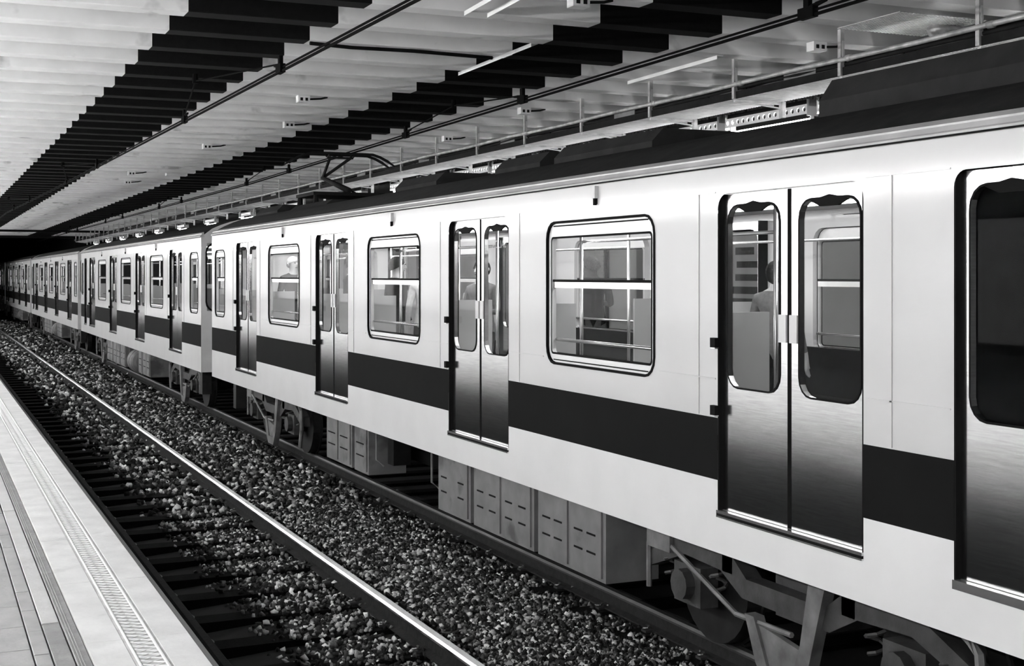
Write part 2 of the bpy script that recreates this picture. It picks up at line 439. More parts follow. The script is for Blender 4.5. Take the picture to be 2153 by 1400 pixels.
# the 300 stones that show largest: in view and nearest
dep = P[:, 1]*.9142 + P[:, 0]*.4052
lat = P[:, 0]*.9142 - P[:, 1]*.4052
px = 1076.5 + 2800*lat/dep; py = 578 + 2800*(2.54-P[:, 2])/dep
vis = (px > 0) & (px < 2153) & (py < 1400)
score = np.where(vis, dep, 999)
order = np.argsort(score)[:300]
mask = np.ones(len(P), bool); mask[order] = False
V = stone_verts(P[mask, :3], P[mask, 3]*rng.uniform(.7, 1.35, mask.sum()))
nS = len(V)
me = bpy.data.meshes.new('ballast')
me.vertices.add(nS*8); me.vertices.foreach_set('co', V.reshape(-1))
idx = (CF[None] + (np.arange(nS)*8)[:, None, None]).reshape(-1)
me.loops.add(len(idx)); me.loops.foreach_set('vertex_index', idx.astype(np.int32))
me.polygons.add(nS*6); me.polygons.foreach_set('loop_start', (np.arange(nS*6)*4).astype(np.int32)); me.polygons.foreach_set('loop_total', np.full(nS*6, 4, np.int32))
me.update(calc_edges=True); me.materials.append(M['stone'])
o = link('ballast', me, bed); o['kind'] = 'stuff'; o['label'] = 'crushed stone ballast spread between and beside the rails'
proto = []
for i in range(14):
    vv = stone_verts(np.zeros((1, 3)), np.array([.017]))[0]
    m_ = bpy.data.meshes.new('stone'); m_.from_pydata([tuple(map(float, q)) for q in vv], [], [tuple(map(int, f)) for f in CF]); m_.materials.append(M['stone']); proto.append(m_)
for c, i in enumerate(order):
    o = link('stone', proto[c % 14], bed, (float(P[i, 0]), float(P[i, 1]), float(P[i, 2])), random.uniform(0, 6.28))
    sc = random.uniform(.75, 1.35); o.scale = (sc, sc, sc)

# ------------------------------------------------------------------ tracks
RP = [(-.07,-.150),(.07,-.150),(.07,-.138),(.012,-.122),(.009,-.045),(.034,-.034),(.034,-.006),(.028,0),(-.022,0),(-.034,-.019),(-.034,-.034),(-.009,-.045),(-.012,-.122),(-.07,-.138)]
def rail(parent, x, label, top):
    mb = MB(); k = len(RP); ya, yb = Y0, 111.
    for i in range(k):
        j = (i+1) % k; mb.cur = 1 if i in (6, 7, 8, 9) else 0
        a, b_ = RP[i], RP[j]
        mb.quad((x+a[0], ya, a[1]), (x+b_[0], ya, b_[1]), (x+b_[0], yb, b_[1]), (x+a[0], yb, a[1]))
    o = mb.build('rail', [M['railside'], top], parent)
    if label: o['label'] = label
def track(label, xl, xr, ph, tops, clipsides):
    t = thing('railway_track', label, 'track', ((xl+xr)/2, 0, 0)); cx = (xl+xr)/2
    rail(t, xl-cx, None, tops[0]); rail(t, xr-cx, 'rail with a brightly polished head' if tops[1] is M['railtop'] and clipsides else None, tops[1])
    mb = MB(); mb.prism([(-.13, -.32), (.13, -.32), (.115, -.152), (-.115, -.152)], -1.25, 1.25)
    sm = bpy.data.meshes.new('sleeper'); sm.from_pydata([(y, x, z) for x, y, z in mb.v], [], [tuple(reversed(f)) for f in mb.f]); sm.materials.append(M['sleeper'])
    cm = MB(); pts = []
    for q in range(9):
        a = math.radians(-60+35*q); pts.append((.10+.022*math.cos(a)+.0, .028*math.sin(a), -.125+.012*math.sin(a*.5)))
    cm.tube(pts, .008, 5); cm.box(.06, .125, -.035, .035, -.152, -.135)
    cme = bpy.data.meshes.new('rail_clip'); cme.from_pydata(cm.v, [], cm.f); cme.materials.append(M['clip'])
    y = ph - .765*math.floor((ph-2)/.765)
    i = 0
    while y < 96:
        s_ = link('sleeper', sm, t, (random.uniform(-.03, .03), y, 0)); s_.rotation_euler.z = random.uniform(-.01, .01)
        if y < 26:
            for xr_, sd in clipsides:
                c = link('rail_clip', cme, s_, (xr_-cx-s_.location.x, 0, 0), 0 if sd > 0 else PI)
        y += .765; i += 1
    return t
track('railway track beside the near platform with one bright polished rail showing', 1.815, 3.32, 8.97, (M['railside'], M['railtop']), ((3.32, -1), (3.32, 1), (1.815, 1)))
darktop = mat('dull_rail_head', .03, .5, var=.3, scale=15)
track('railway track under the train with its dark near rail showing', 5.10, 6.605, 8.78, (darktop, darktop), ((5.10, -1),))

# ------------------------------------------------------------------ train car
HW = 1.304; L = 19.4; CX = 5.82
DOORS = [2.60, 7.22, 11.84, 16.46]; DWH = .70
WINS = [(.28, 1.05), (4.06, 5.74), (8.68, 10.36), (13.30, 14.98)]
CABD = (17.83, 18.50); CABW = (18.72, 19.14)
ZB, ZG = .816, 3.215
def make_car():
    car = thing('train_car', 'metro car', 'train car')
    def xo(z): return HW
    for sd in (-1, 1):
        mb = MB()
        def P4(s0, s1, z0, z1, m_):
            mb.cur = m_
            q = [(sd*xo(z0), s0, z0), (sd*xo(z0), s1, z0), (sd*xo(z1), s1, z1), (sd*xo(z1), s0, z1)]
            if sd > 0: q.reverse()
            mb.quad(*q)
        def column(s0, s1, zlo=ZB, zhi=ZG):
            for z0, z1, m_ in ((ZB, 1.267, 3), (1.267, 1.653, 1), (1.653, 3.06, 0), (3.06, ZG, 0)):
                a, b_ = max(z0, zlo), min(z1, zhi)
                if b_ > a+1e-6: P4(s0, s1, a, b_, m_)
        cuts = []
        for a, b_ in WINS: cuts.append((a-.06, b_+.06, 'w', a, b_, 1.855, 2.945, .13))
        cuts.append((CABW[0]-.03, CABW[1]+.03, 'w', CABW[0], CABW[1], 1.95, 2.90, .12))
        for c in DOORS: cuts.append((c-DWH, c+DWH, 'd', c-DWH, c+DWH, 1.07, 3.04, .10))
        cuts.append((CABD[0], CABD[1], 'd', CABD[0], CABD[1], 1.07, 3.04, .08))
        cuts.sort(); s = 0.
        for (A, B, k, a, b_, z0, z1, r) in cuts:
            column(s, A); s = B
            if k == 'w':
                Z0, Z1 = z0-.06, z1+.06
                column(A, B, ZB, Z0); column(A, B, Z1, ZG); mb.cur = 0
                I = rr(a, b_, z0, z1, r); O = rr_outer(a, b_, z0, z1, r, A, B, Z0, Z1)
                bridge(mb, O, I, sd*HW, sd*HW, sd > 0)
                bridge(mb, I, I, sd*HW, sd*(HW-.06), sd > 0)
            else:
                column(A, B, ZB, z0); column(A, B, z1, ZG); mb.cur = 0
                for cx_, sg in ((a, 1), (b_, -1)):
                    pc = (sd*HW, cx_, z1); arc = []
                    for q in range(7):
                        t = PI/2*q/6; arc.append((sd*HW, cx_+sg*r*(1-math.cos(t)), z1-r*(1-math.sin(t))))
                    for q in range(6): mb.tri(pc, arc[q], arc[q+1]) if sg*sd < 0 else mb.tri(pc, arc[q+1], arc[q])
                mb.cur = 2
                x0_, x1_ = sorted((sd*HW, sd*(HW-.10)))
                for q in ((a-.001, a+.012), (b_-.012, b_+.001)): mb.box(x0_+.001, x1_-.001, q[0], q[1], z0, z1)
        column(s, L)
        mb.cur = 0                                   # welded ridges above and below the windows
        x0_, x1_ = sorted((sd*HW, sd*(HW+.006)))
        for zr in (1.895, 3.052):
            prev = 0.
            for a, b_ in sorted([(c-DWH, c+DWH) for c in DOORS] + [CABD] + ([(p-.05, q+.05) for p, q in WINS]+[CABW] if zr < 2 else [])):
                mb.box(x0_, x1_, prev, a-.02, zr-.004, zr+.004); prev = b_+.02
            mb.box(x0_, x1_, prev, L, zr-.004, zr+.004)
        for c in DOORS:                              # vertical panel seams beside the doors
            for sg in (-1, 1):
                yv = c+sg*(DWH+.22); mb.box(x0_, x1_, yv-.008, yv+.008, 1.66, 3.05)
        o = mb.build('side_wall', [M['body'], M['stripe'], M['rubber'], M['sill']], car)
        o['label'] = 'pale side wall with a broad dark stripe below the windows'
        # windows
        for i, (a, b_) in enumerate(WINS + [CABW]):
            cab_ = i == 4; z0, z1, r = (1.95, 2.90, .12) if cab_ else (1.855, 2.945, .13)
            w_ = MB(); w_.cur = 0
            A0 = rr(a-.012, b_+.012, z0-.012, z1+.012, r+.01); A1 = rr(a+.006, b_-.006, z0+.006, z1-.006, r-.01)
            bridge(w_, A0, A0, sd*HW, sd*(HW+.008), sd < 0); bridge(w_, A0, A1, sd*(HW+.008), sd*(HW+.008), sd > 0); bridge(w_, A1, A1, sd*(HW+.008), sd*(HW-.02), sd > 0)
            w_.cur = 1
            B0 = rr(a+.006, b_-.006, z0+.006, z1-.006, r-.01)
            ti, bi, si = (.04, .04, .03) if cab_ else (.115, .075, .055)
            B1 = rr(a+si, b_-si, z0+bi, z1-ti, .03)
            bridge(w_, B0, B1, sd*(HW-.012), sd*(HW-.012), sd > 0); bridge(w_, B1, B1, sd*(HW-.012), sd*(HW-.05), sd > 0)
            w_.cur = 0
            C0 = rr(a+si-.008, b_-si+.008, z0+bi-.008, z1-ti+.008, .035); C1 = rr(a+si+.008, b_-si-.008, z0+bi+.008, z1-ti-.008, .025)
            bridge(w_, C0, C1, sd*(HW-.009), sd*(HW-.009), sd > 0)
            if not cab_:
                x0_, x1_ = sorted((sd*(HW-.010), sd*(HW-.004)))
                w_.box(x0_, x1_, a+.1, b_-.1, z1-.03, z1-.02); w_.box(x0_, x1_, a+.1, b_-.1, z0+.022, z0+.030)
            wo = w_.build('window', [M['rubber'], M['frame']], car)
            w_ = MB()
            xg = sd*(HW-.03)
            g0 = rr(a+si-.01, b_-si+.01, z0+bi-.01, z1-ti+.01, .03)
            n0 = len(w_.v); w_.v += [(xg, *p_) for p_ in g0]; w_.f.append(tuple(range(n0, n0+len(g0)))); w_.m.append(0)
            w_.build('pane', M['glass'], wo)
            if not cab_:
                w_ = MB(); x0_, x1_ = sorted((sd*(HW-.05), sd*(HW-.022)))
                w_.box(x0_, x1_, a+si, b_-si, 2.485, 2.505); w_.cur = 1; w_.box(x0_, x1_, a+si, b_-si, 2.44, 2.485)
                w_.build('sash_rail', [M['rubber'], M['alu']], wo)
                w_ = MB(); w_.tube([(sd*(HW-.055), a+si, 2.035), (sd*(HW-.055), b_-si, 2.035)], .013, 8)
                w_.build('guard_bar', M['alu'], wo, True)
        # doors: two sliding leaves each, plus the cab door
        def leaf(a, b_, gl, gr, name, handle_side):
            d = MB(); xf, xb = sd*(HW-.035), sd*(HW-.07); zt, zl = 3.035, 1.085
            wa, wb, w0, w1, r = a+gl, b_-gr, 1.85, 2.965, .11
            d.cur = 0
            I = rr(wa, wb, w0, w1, r); O = rr_outer(wa, wb, w0, w1, r, a, b_, w0-.05, zt)
            for xx, fl in ((xf, sd > 0), (xb, sd < 0)):
                bridge(d, O, I, xx, xx, fl)
            bridge(d, I, I, xf, xb, sd > 0)
            x0_, x1_ = sorted((xf, xb)); d.box(x0_, x1_, a, b_, zl, w0-.05)
            lo = d.build(name, M['steel'], car)
            d = MB()                                 # gasket with the raised dark lug at its top
            G0 = rr(wa-.006, wb+.006, w0-.006, w1+.006, r+.005); G1 = rr(wa+.006, wb-.006, w0+.006, w1-.006, r-.005)
            bridge(d, G0, G1, sd*(HW-.030), sd*(HW-.030), sd > 0); bridge(d, G0, G0, xf, sd*(HW-.030), sd < 0)
            mid = (wa+wb)/2; x0_, x1_ = sorted((sd*(HW-.032), sd*(HW-.045)))
            if wb-wa > .3: d.prismx([(mid-.17, w1-.01), (mid-.08, w1-.045), (mid+.08, w1-.045), (mid+.17, w1-.01), (mid, w1+.02)], x0_, x1_)
            d.build('gasket', M['rubber'], lo)
            d = MB(); n0 = len(d.v); g0 = rr(wa-.005, wb+.005, w0-.005, w1+.005, r)
            d.v += [(sd*(HW-.052), *p_) for p_ in g0]; d.f.append(tuple(range(len(g0)))); d.m.append(0)
            d.build('pane', M['glass'], lo)
            if handle_side is not None:
                d = MB(); x0_, x1_ = sorted((sd*(HW-.035), sd*(HW-.02)))
                if handle_side > 0: d.box(x0_, x1_, b_-.085, b_-.012, 2.15, 2.31)
                else: d.box(x0_, x1_, a+.012, a+.085, 2.15, 2.31)
                d.build('handle', M['endgrey'], lo)
                d = MB(); yy = b_ if handle_side > 0 else a   # rubber meeting edge
                d.box(min(xf, xb)+.002, max(xf, xb)+.003, yy-.012, yy+.012, zl, zt); d.build('meeting_seal', M['rubber'], lo)
            return lo
        for c in DOORS:
            leaf(c-DWH+.012, c-.004, .05, .09, 'door_leaf', 1); leaf(c+.004, c+DWH-.012, .09, .05, 'door_leaf', -1)
            d = MB(); x0_, x1_ = sorted((sd*(HW-.08), sd*(HW+.012)))
            d.cur = 0; d.box(x0_, x1_, c-DWH, c+DWH, 1.066, 1.084); d.cur = 1; d.box(x0_, x1_-.001, c-DWH, c+DWH, 1.050, 1.066)
            d.cur = 0; d.box(x0_, x1_, c-DWH, c+DWH, 1.040, 1.050)
            d.build('threshold', [M['alu'], M['rubber']], car)
            x0_, x1_ = sorted((sd*HW, sd*(HW+.028)))
            for zz in (1.70, 2.12):
                d = MB(); yy = c+DWH-.01 if sd < 0 else c-DWH-.045
                d.box(x0_, x1_, yy, yy+.055, zz-.03, zz+.03); d.cur = 1; d.box(x0_, x1_, yy, yy+.055, zz-.037, zz-.030)
                d.build('grab_bracket', [M['rubber'], M['alu']], car)
        leaf(CABD[0]+.012, CABD[1]-.012, .06, .06, 'cab_door', None)
        d = MB(); x0_, x1_ = sorted((sd*(HW-.08), sd*(HW+.012))); d.box(x0_, x1_, CABD[0], CABD[1], 1.04, 1.084); d.build('threshold', M['alu'], car)
        # marker lamp above each wide window
        for a, b_ in WINS[1:]:
            mid = (a+b_)/2; d = MB(); x0_, x1_ = sorted((sd*(HW-.01), sd*(HW+.03)))
            d.box(x0_, x1_, mid-.025, mid+.025, 3.10, 3.19); d.cur = 1; d.box(x0_+.005, x1_-.005, mid-.012, mid+.012, 3.05, 3.10)
            d.build('marker_lamp', [M['endgrey'], M['rubber']], car)
        # gutter
        d = MB(); 
        pr = [(HW-.06, 3.21), (HW+.012, 3.21), (HW+.016, 3.225), (HW+.004, 3.235), (HW-.012, 3.262), (HW-.012, 3.272), (HW-.05, 3.30)]
        d.prism([(sd*x, z) for x, z in (pr if sd > 0 else reversed(pr))], 0, L)
        d.cur = 1; x0_, x1_ = sorted((sd*(HW+.012), sd*(HW+.018))); d.box(x0_, x1_, 0.01, L-.01, 3.204, 3.213)
        d.build('gutter', [M['gutter'], M['rubber']], car)
    # roof
    prof = []
    for k in range(17):
        t = k/16; x = -(HW-.045)*(1-2*t); prof.append((x, 3.285 + .30*(1-abs(1-2*t)**2.6)))
    mb = MB(); n = len(mb.v); kk = len(prof)
    ys = [0, .05, L-.05, L]
    for j, yy in enumerate(ys):
        for x, z in prof: mb.v.append((x, yy, z - (.04 if j in (0, 3) else 0)))
    for j in range(3):
        for i in range(kk-1):
            a = j*kk+i; mb.f.append((a, a+1, a+kk+1, a+kk)); mb.m.append(0)
    mb.build('roof', M['roof'], car, True)
    for (a, b_, h, wd) in ((.3, 1.8, .09, .62), (2.6, 4.6, .03, .62), (7.6, 9.0, .10, .62), (10.65, 11.7, .10, .62), (12.0, 13.76, .11, .62), (15.87, 19.1, .20, .62)):
        mb = MB(); mb.prism([(-wd, 3.45), (wd, 3.45), (wd, 3.52+h*.6), (wd-.10, 3.58+h), (-wd+.10, 3.58+h), (-wd, 3.52+h*.6)], a, b_)
        for q in range(6): mb.box(-wd-.008, -wd, a+.1+q*(b_-a-.2)/6, a+.1+(q+.6)*(b_-a-.2)/6, 3.50, 3.53+h*.5)
        mb.build('roof_unit', M['roof'], car)
    # ends
    for ye, sg in ((0, 1), (L, -1)):
        mb = MB()
        out = [(-HW, ZB), (HW, ZB), (HW, 3.06), (HW-.002, 3.215), (HW-.12, 3.33)] + [(x, z-.02) for x, z in reversed(prof[2:-2])] + [(-HW+.12, 3.33), (-HW+.002, 3.215), (-HW, 3.06)]
        wins = [(-1.02, -.52), (.52, 1.02)]
        # panel as strips: window bands left open
        def fq(x0, x1, z0, z1): 
            mb.box(x0, x1, ye-.0 if sg > 0 else ye-.04, ye+.04 if sg > 0 else ye, z0, z1)
        for x0, x1, z0, z1 in ((-HW+.002, HW-.002, ZB, 1.9), (-HW+.002, -1.2, 1.9, 3.1), (-.62, -.40, 1.9, 3.1), (.40, .62, 1.9, 3.1), (1.2, HW-.002, 1.9, 3.1)): fq(x0, x1, z0, z1)
        mb.prism([(-HW+.002, 3.1), (HW-.002, 3.1), (HW-.002, 3.215)] + [(x, z-.01) for x, z in reversed(prof[1:-1])] + [(-HW+.002, 3.215)], ye if sg > 0 else ye-.04, ye+.04 if sg > 0 else ye)
        fq(-.40, .40, 1.9, 3.1)
        mb.build('end_wall', M['endgrey'], car)
        mb = MB(); yy = ye-.012 if sg > 0 else ye+.012
        for x0, x1 in ((-1.23, -.60), (.60, 1.23)):
            A = rr(x0, x1, 1.88, 3.12, .18); B = rr(x0+.03, x1-.03, 1.91, 3.09, .16)
            n0 = len(mb.v); k_ = len(A)
            mb.v += [(x, yy, z) for x, z in A] + [(x, yy, z) for x, z in B]
            for i in range(k_): j = (i+1) % k_; mb.f.append((n0+i, n0+j, n0+k_+j, n0+k_+i)); mb.m.append(0)
            n0 = len(mb.v); mb.v += [(x, ye+.02*sg, z) for x, z in B]; mb.f.append(tuple(range(n0, n0+k_))); mb.m.append(1)
        mb.build('end_window', [M['rubber'], M['glass']], car)
        mb = MB(); x0, x1, z0, z1 = -.40, .40, 1.02, 3.0                # gangway bellows frame
        y0_, y1_ = (ye-.40, ye-.0) if sg > 0 else (ye, ye+.40)
        for q in range(8):
            ya = y0_+(y1_-y0_)*q/8; yb = ya+.04; e = .02*(q % 2)
            mb.box(x0-.1+e, x0, ya, yb, z0, z1); mb.box(x1, x1+.1-e, ya, yb, z0, z1); mb.box(x0-.1+e, x1+.1-e, ya, yb, z1, z1+.1-e); mb.box(x0, x1, ya, yb, z0-.05, z0)
        mb.build('gangway_bellows', M['rubber'], car)
        mb = MB(); yc = ye-.465 if sg > 0 else ye+.465
        y0_, y1_ = sorted((ye+.3*sg, yc+.02*sg)); mb.box(-.12, .12, y0_, y1_, .62, .82); mb.box(-.2, .2, yc-.015, yc+.015, .55, .88)
        mb.build('coupler', M['under'], car)
    # interior
    mb = MB(); mb.cur = 0; mb.box(-HW+.03, HW-.03, .05, L-.05, 1.03, 1.085); mb.build('car_floor', [M['floorin']], car)
    mb = MB(); mb.box(-HW+.06, HW-.06, .05, L-.05, 3.10, 3.13); mb.cur = 1
    mb.box(-.62, -.50, .4, 17.3, 3.085, 3.10); mb.box(.50, .62, .4, 17.3, 3.085, 3.10)
    mb.build('car_ceiling', [M['interior'], M['cabin']], car)
    mb = MB(); mb.box(-HW+.05, HW-.05, 17.55, 17.6, 1.09, 3.1); mb.build('cab_bulkhead', M['traydark'], car)  # dark colour stands in for the shade of the unlit cab
    for sd in (-1, 1):
        for a, b_ in ((3.5, 6.3), (8.1, 10.95), (12.75, 15.55), (.2, 1.7)):
            mb = MB(); xa, xb = sorted((sd*(HW-.08), sd*(HW-.55))); mb.box(xa, xb, a, b_, 1.42, 1.52)
            xa, xb = sorted((sd*(HW-.08), sd*(HW-.16))); mb.box(xa, xb, a, b_, 1.52, 1.92); mb.cur = 1
            xa, xb = sorted((sd*(HW-.08), sd*(HW-.45))); mb.box(xa, xb, a+.05, b_-.05, 1.085, 1.42)
            for q in (a, b_): xa, xb = sorted((sd*(HW-.08), sd*(HW-.52))); mb.box(xa, xb, q-.015, q+.015, 1.52, 2.3)
            mb.build('seat_bench', [M['seat'], M['interior']], car)
            mb = MB(); xx = sd*(HW-.58)
            for q in (a, b_): mb.tube([(xx, q, 1.085), (xx, q, 3.1)], .016, 6)
            mb.tube([(xx, a, 2.82), (xx, b_, 2.82)], .014, 6)
            mb.build('grab_pole', M['alu'], car, True)
    # bogies
    for cb in (3.15, 16.05):
        b = MB()
        for sd in (-1, 1):
            x0_, x1_ = sorted((sd*.90, sd*1.02))
            b.cur = 0
            b.prismx([(cb-1.65, .44), (cb-1.15, .62), (cb-.7, .60), (cb-.45, .47), (cb+.45, .47), (cb+.7, .60), (cb+1.15, .62), (cb+1.65, .44), (cb+1.62, .56), (cb+1.2, .74), (cb+.6, .74), (cb+.4, .60), (cb-.4, .60), (cb-.6, .74), (cb-1.2, .74), (cb-1.62, .56)][::-1], x0_, x1_)
            xo_ = sd*1.03
            xa, xb = sorted((sd*.98, sd*1.06))
            # V-shaped traction yoke with a webbed foot
            b.cur = 1; b.prismx([(cb-.36, .40), (cb-.26, .40), (cb-.12, .13), (cb+.14, .13), (cb+.22, .34), (cb+.30, .72), (cb+.46, .74), (cb+.30, .22), (cb+.16, .02), (cb-.14, .02), (cb-.24, .12)][::-1], xa, xb)
            b.prismx([(cb-.25, .36), (cb+.20, .30), (cb+.14, .10), (cb-.12, .10)][::-1], xa+.02, xb-.02)
            b.cur = 0
            for wy in (cb-1.1, cb+1.1):                # axle boxes and coil springs
                b.box(x0_-.01, x1_+.01, wy-.17, wy+.17, .29, .56)
                b.tube([(sd*.94, wy, .43), (sd*1.10, wy, .43)], .105, 12)
                for q in (-.30, .30):
                    pts = [(sd*.97+.055*math.cos(t*1.3), wy+q+.055*math.sin(t*1.3), .44+.03*t/1.3*.9) for t in [i*.7 for i in range(14)]]
                    b.tube(pts, .013, 5)
            for q in (-.62, .62): b.box(x0_+.01, x1_, cb+q-.06, cb+q+.06, .60, .82)
            b.cur = 1
            b.tube([(xo_, cb+1.55, .74), (xo_, cb+1.66, .66), (xo_, cb+1.68, .40), (xo_, cb+1.60, .16)], .028, 6)
            b.tube([(xo_, cb-1.5, .70), (xo_, cb-1.62, .62), (xo_, cb-1.62, .3)], .02, 6)
            b.tube([(xo_, cb-1.35, .66), (xo_, cb-.5, .36), (xo_, cb+.1, .37)], .018, 6)
            b.box(x0_+.02, x1_+.03, cb-1.62, cb-1.30, .60, .80)
        b.cur = 0; b.box(-.9, .9, cb-.25, cb+.25, .40, .66)
        bo = b.build('bogie', [M['bogie'], M['bogielite']], car)
        for wy in (cb-1.1, cb+1.1):
            w_ = MB()
            for sd in (-1, 1):
                w_.tube([(sd*.69, wy, .43), (sd*.71, wy, .43)], [.455, .455], 28); w_.tube([(sd*.71, wy, .43), (sd*.82, wy, .43)], [.432, .425], 28)
                w_.tube([(sd*.82, wy, .43), (sd*.85, wy, .43)], .12, 12)
            w_.tube([(-.69, wy, .43), (.69, wy, .43)], .08, 10)
            w_.build('wheelset', M['wheel'], bo)
    # underframe
    mb = MB(); mb.box(-HW+.12, HW-.12, .1, L-.1, .80, .95); mb.box(-.5, .5, 5.2, 13.8, .35, .8); mb.build('underframe', M['under'], car)
    for (a, b_, z0, nb) in ((6.55, 7.66, .26, 2), (7.72, 8.30, .26, 1), (10.5, 11.38, .24, 1), (11.42, 12.78, .24, 1), (12.82, 14.05, .24, 1)):
        for sd in (-1, 1):
            m_ = MB(); x0_, x1_ = sorted((sd*.72, sd*1.17)); m_.cur = 0
            m_.box(x0_, x1_, a+.02, b_-.02, z0, .81)
            n_ = max(1, round((b_-a)/.6)); wv = (b_-a-.08)/n_
            for q in range(n_):
                ya = a+.04+q*wv; x2, x3 = sorted((sd*1.17, sd*1.185)); m_.box(x2, x3, ya+.03, ya+wv-.03, z0+.03, .775)
                m_.cur = 1; x2, x3 = sorted((sd*1.185, sd*1.19))
                for zz in (z0+.19, z0+.33):
                    m_.box(x2, x3, ya+.10, ya+.24, zz, zz+.014); m_.box(x2, x3, ya+wv-.26, ya+wv-.12, zz, zz+.014)
                m_.cur = 0
            m_.build('equipment_box', [M['boxgrey'], M['under']], car)
    for sd in (-1, 1):
      if sd < 0:
        m_ = MB()                                      # air reservoir lying along the car, domed end, strap
        yr = (8.85, 9.5); c0 = (sd*1.0, .47)
        m_.tube([(c0[0], yr[0]-.05, c0[1]), (c0[0], yr[0]-.02, c0[1]), (c0[0], yr[0]+.03, c0[1]), (c0[0], yr[1]-.03, c0[1]), (c0[0], yr[1]+.02, c0[1]), (c0[0], yr[1]+.05, c0[1])], [.16, .24, .285, .285, .24, .16], 28)
        m_.tube([(c0[0], yr[0]-.09, c0[1]+.03), (c0[0], yr[0]-.03, c0[1]+.03)], .045, 10)
        m_.tube([(c0[0], yr[0]+.2, c0[1]), (c0[0], yr[0]+.24, c0[1])], .295, 24)
        m_.build('air_reservoir', M['boxgrey'], car)
      for q in (8.42, 10.2):
        m_ = MB(); m_.tube([(sd*1.12, q, .80), (sd*1.12, q, .45), (sd*1.05, q+.05, .38)], .012, 5); m_.build('brake_pipe', M['boxgrey'], car)
      if sd > 0: m_ = MB(); m_.box(.9, 1.1, 8.75, 8.95, .45, .81); m_.build('valve_box', M['under'], car)
      m_ = MB(); m_.box(min(sd*.95, sd*1.12), max(sd*.95, sd*1.12), .85, 1.05, .35, .81); m_.build('step_bracket', M['wheel'], car)
    return car
proto_car = make_car()
# cars in line; car 1 is turned end for end
proto_car.location = (CX, 22.80, 0); proto_car.rotation_euler.z = PI
proto_car['label'] = 'nearest metro car, pale with a dark stripe, filling the right of the view'
proto_car['group'] = 'cars of the passing metro train'
labs = ['second metro car from the right, behind the grey gap panel', 'third metro car, small, left of the second car', 'fourth metro car, tiny, near the left edge of the photograph', 'last metro car, a sliver at the left edge of the photograph']
for k in range(4):
    c = copy_tree(proto_car); c.rotation_euler.z = 0; c.location = (CX, 23.77+20.36*k, 0); c['label'] = labs[k]

# text on door glass of the nearest car: reads the right way round from inside
cu = bpy.data.curves.new('sign', 'FONT'); cu.body = 'SALIDA'; cu.size = .095; cu.align_x = 'CENTER'
to = bpy.data.objects.new('sign', cu); COL.objects.link(to); bpy.context.view_layer.update()
tme = bpy.data.meshes.new_from_object(to.evaluated_get(bpy.context.evaluated_depsgraph_get())); bpy.data.objects.remove(to)
tme.materials.append(M['endgrey'])
# ------------------------------------------------------------------ pantograph on the nearest car's roof
pan = MB()
pb = 17.6; 
pa = MB()
pa.box(-.55, .55, -.5, .5, .0, .05); 
for sx in (-.5, .5):
    for sy in (-.45, .45): pa.tube([(sx, sy, -.14), (sx, sy, .02)], [.05, .035], 8)
panto = thing('pantograph', 'raised black single-arm pantograph on the roof, touching the contact wire', 'pantograph', (5.82, 19.6, 3.72))
pa.build('base_frame', M['dark'], panto)
a = MB(); a.tube([(0, -.45, .08), (0, .95, .36)], [.05, .035], 8); a.tube([(.12, -.4, .05), (.1, .98, .32)], .014, 6); a.build('lower_arm', M['dark'], panto, True)
a = MB(); a.tube([(0, .95, .36), (-.16, -.02, .60)], .024, 8); a.tube([(0, .95, .36), (.16, -.02, .60)], .024, 8); a.tube([(-.2, -.02, .60), (.2, -.02, .60)], .018, 6); a.build('upper_arm', M['dark'], panto, True)
for q in (-.15, .12):
    a = MB(); pts = []
    for t in range(15):
        u = -1+2*t/14; pts.append((u*.83, q, .655 - .17*max(0, abs(u)-.55)**1.5/.3))
    a.tube(pts, [.012]+[.022]*13+[.012], 6); a.tube([(-.2, q, .65), (-.2, -.02, .60)], .01, 5); a.tube([(.2, q, .65), (.2, -.02, .60)], .01, 5)
    a.build('collector_strip', M['dark'], panto, True)

# ------------------------------------------------------------------ contact wires and their hangers
def wire_path(pts, name, label):
    mb = MB(); mb.tube(pts, .013, 6); mb.tube([(x+.004, y, z+.034) for x, y, z in pts], .010, 6)
    o = mb.build(name, M['wire']); return tag(o, label, 'wire')
w1 = [(3.12, -6, 4.40), (3.10, 5, 4.40), (3.07, 8.3, 4.40), (3.0, 12, 4.40), (2.82, 21.5, 4.40), (2.66, 30, 4.40), (2.33, 43, 4.40), (2.45, 75, 4.40)]
w2 = [(5.78, -6, 4.40), (5.80, 6, 4.40), (5.98, 18, 4.40), (6.14, 27, 4.40), (6.06, 40, 4.40), (5.9, 60, 4.40), (5.95, 80, 4.40)]
wire_path(w1, 'contact_wire', 'thick black contact wire above the near track, crossing the upper left')
wire_path(w2, 'contact_wire', 'black contact wire above the train, touched by the pantograph')
def on(path, y):
    for p, q in zip(path, path[1:]):
        if p[1] <= y <= q[1]:
            t = (y-p[1])/(q[1]-p[1]); return p[0]+(q[0]-p[0])*t
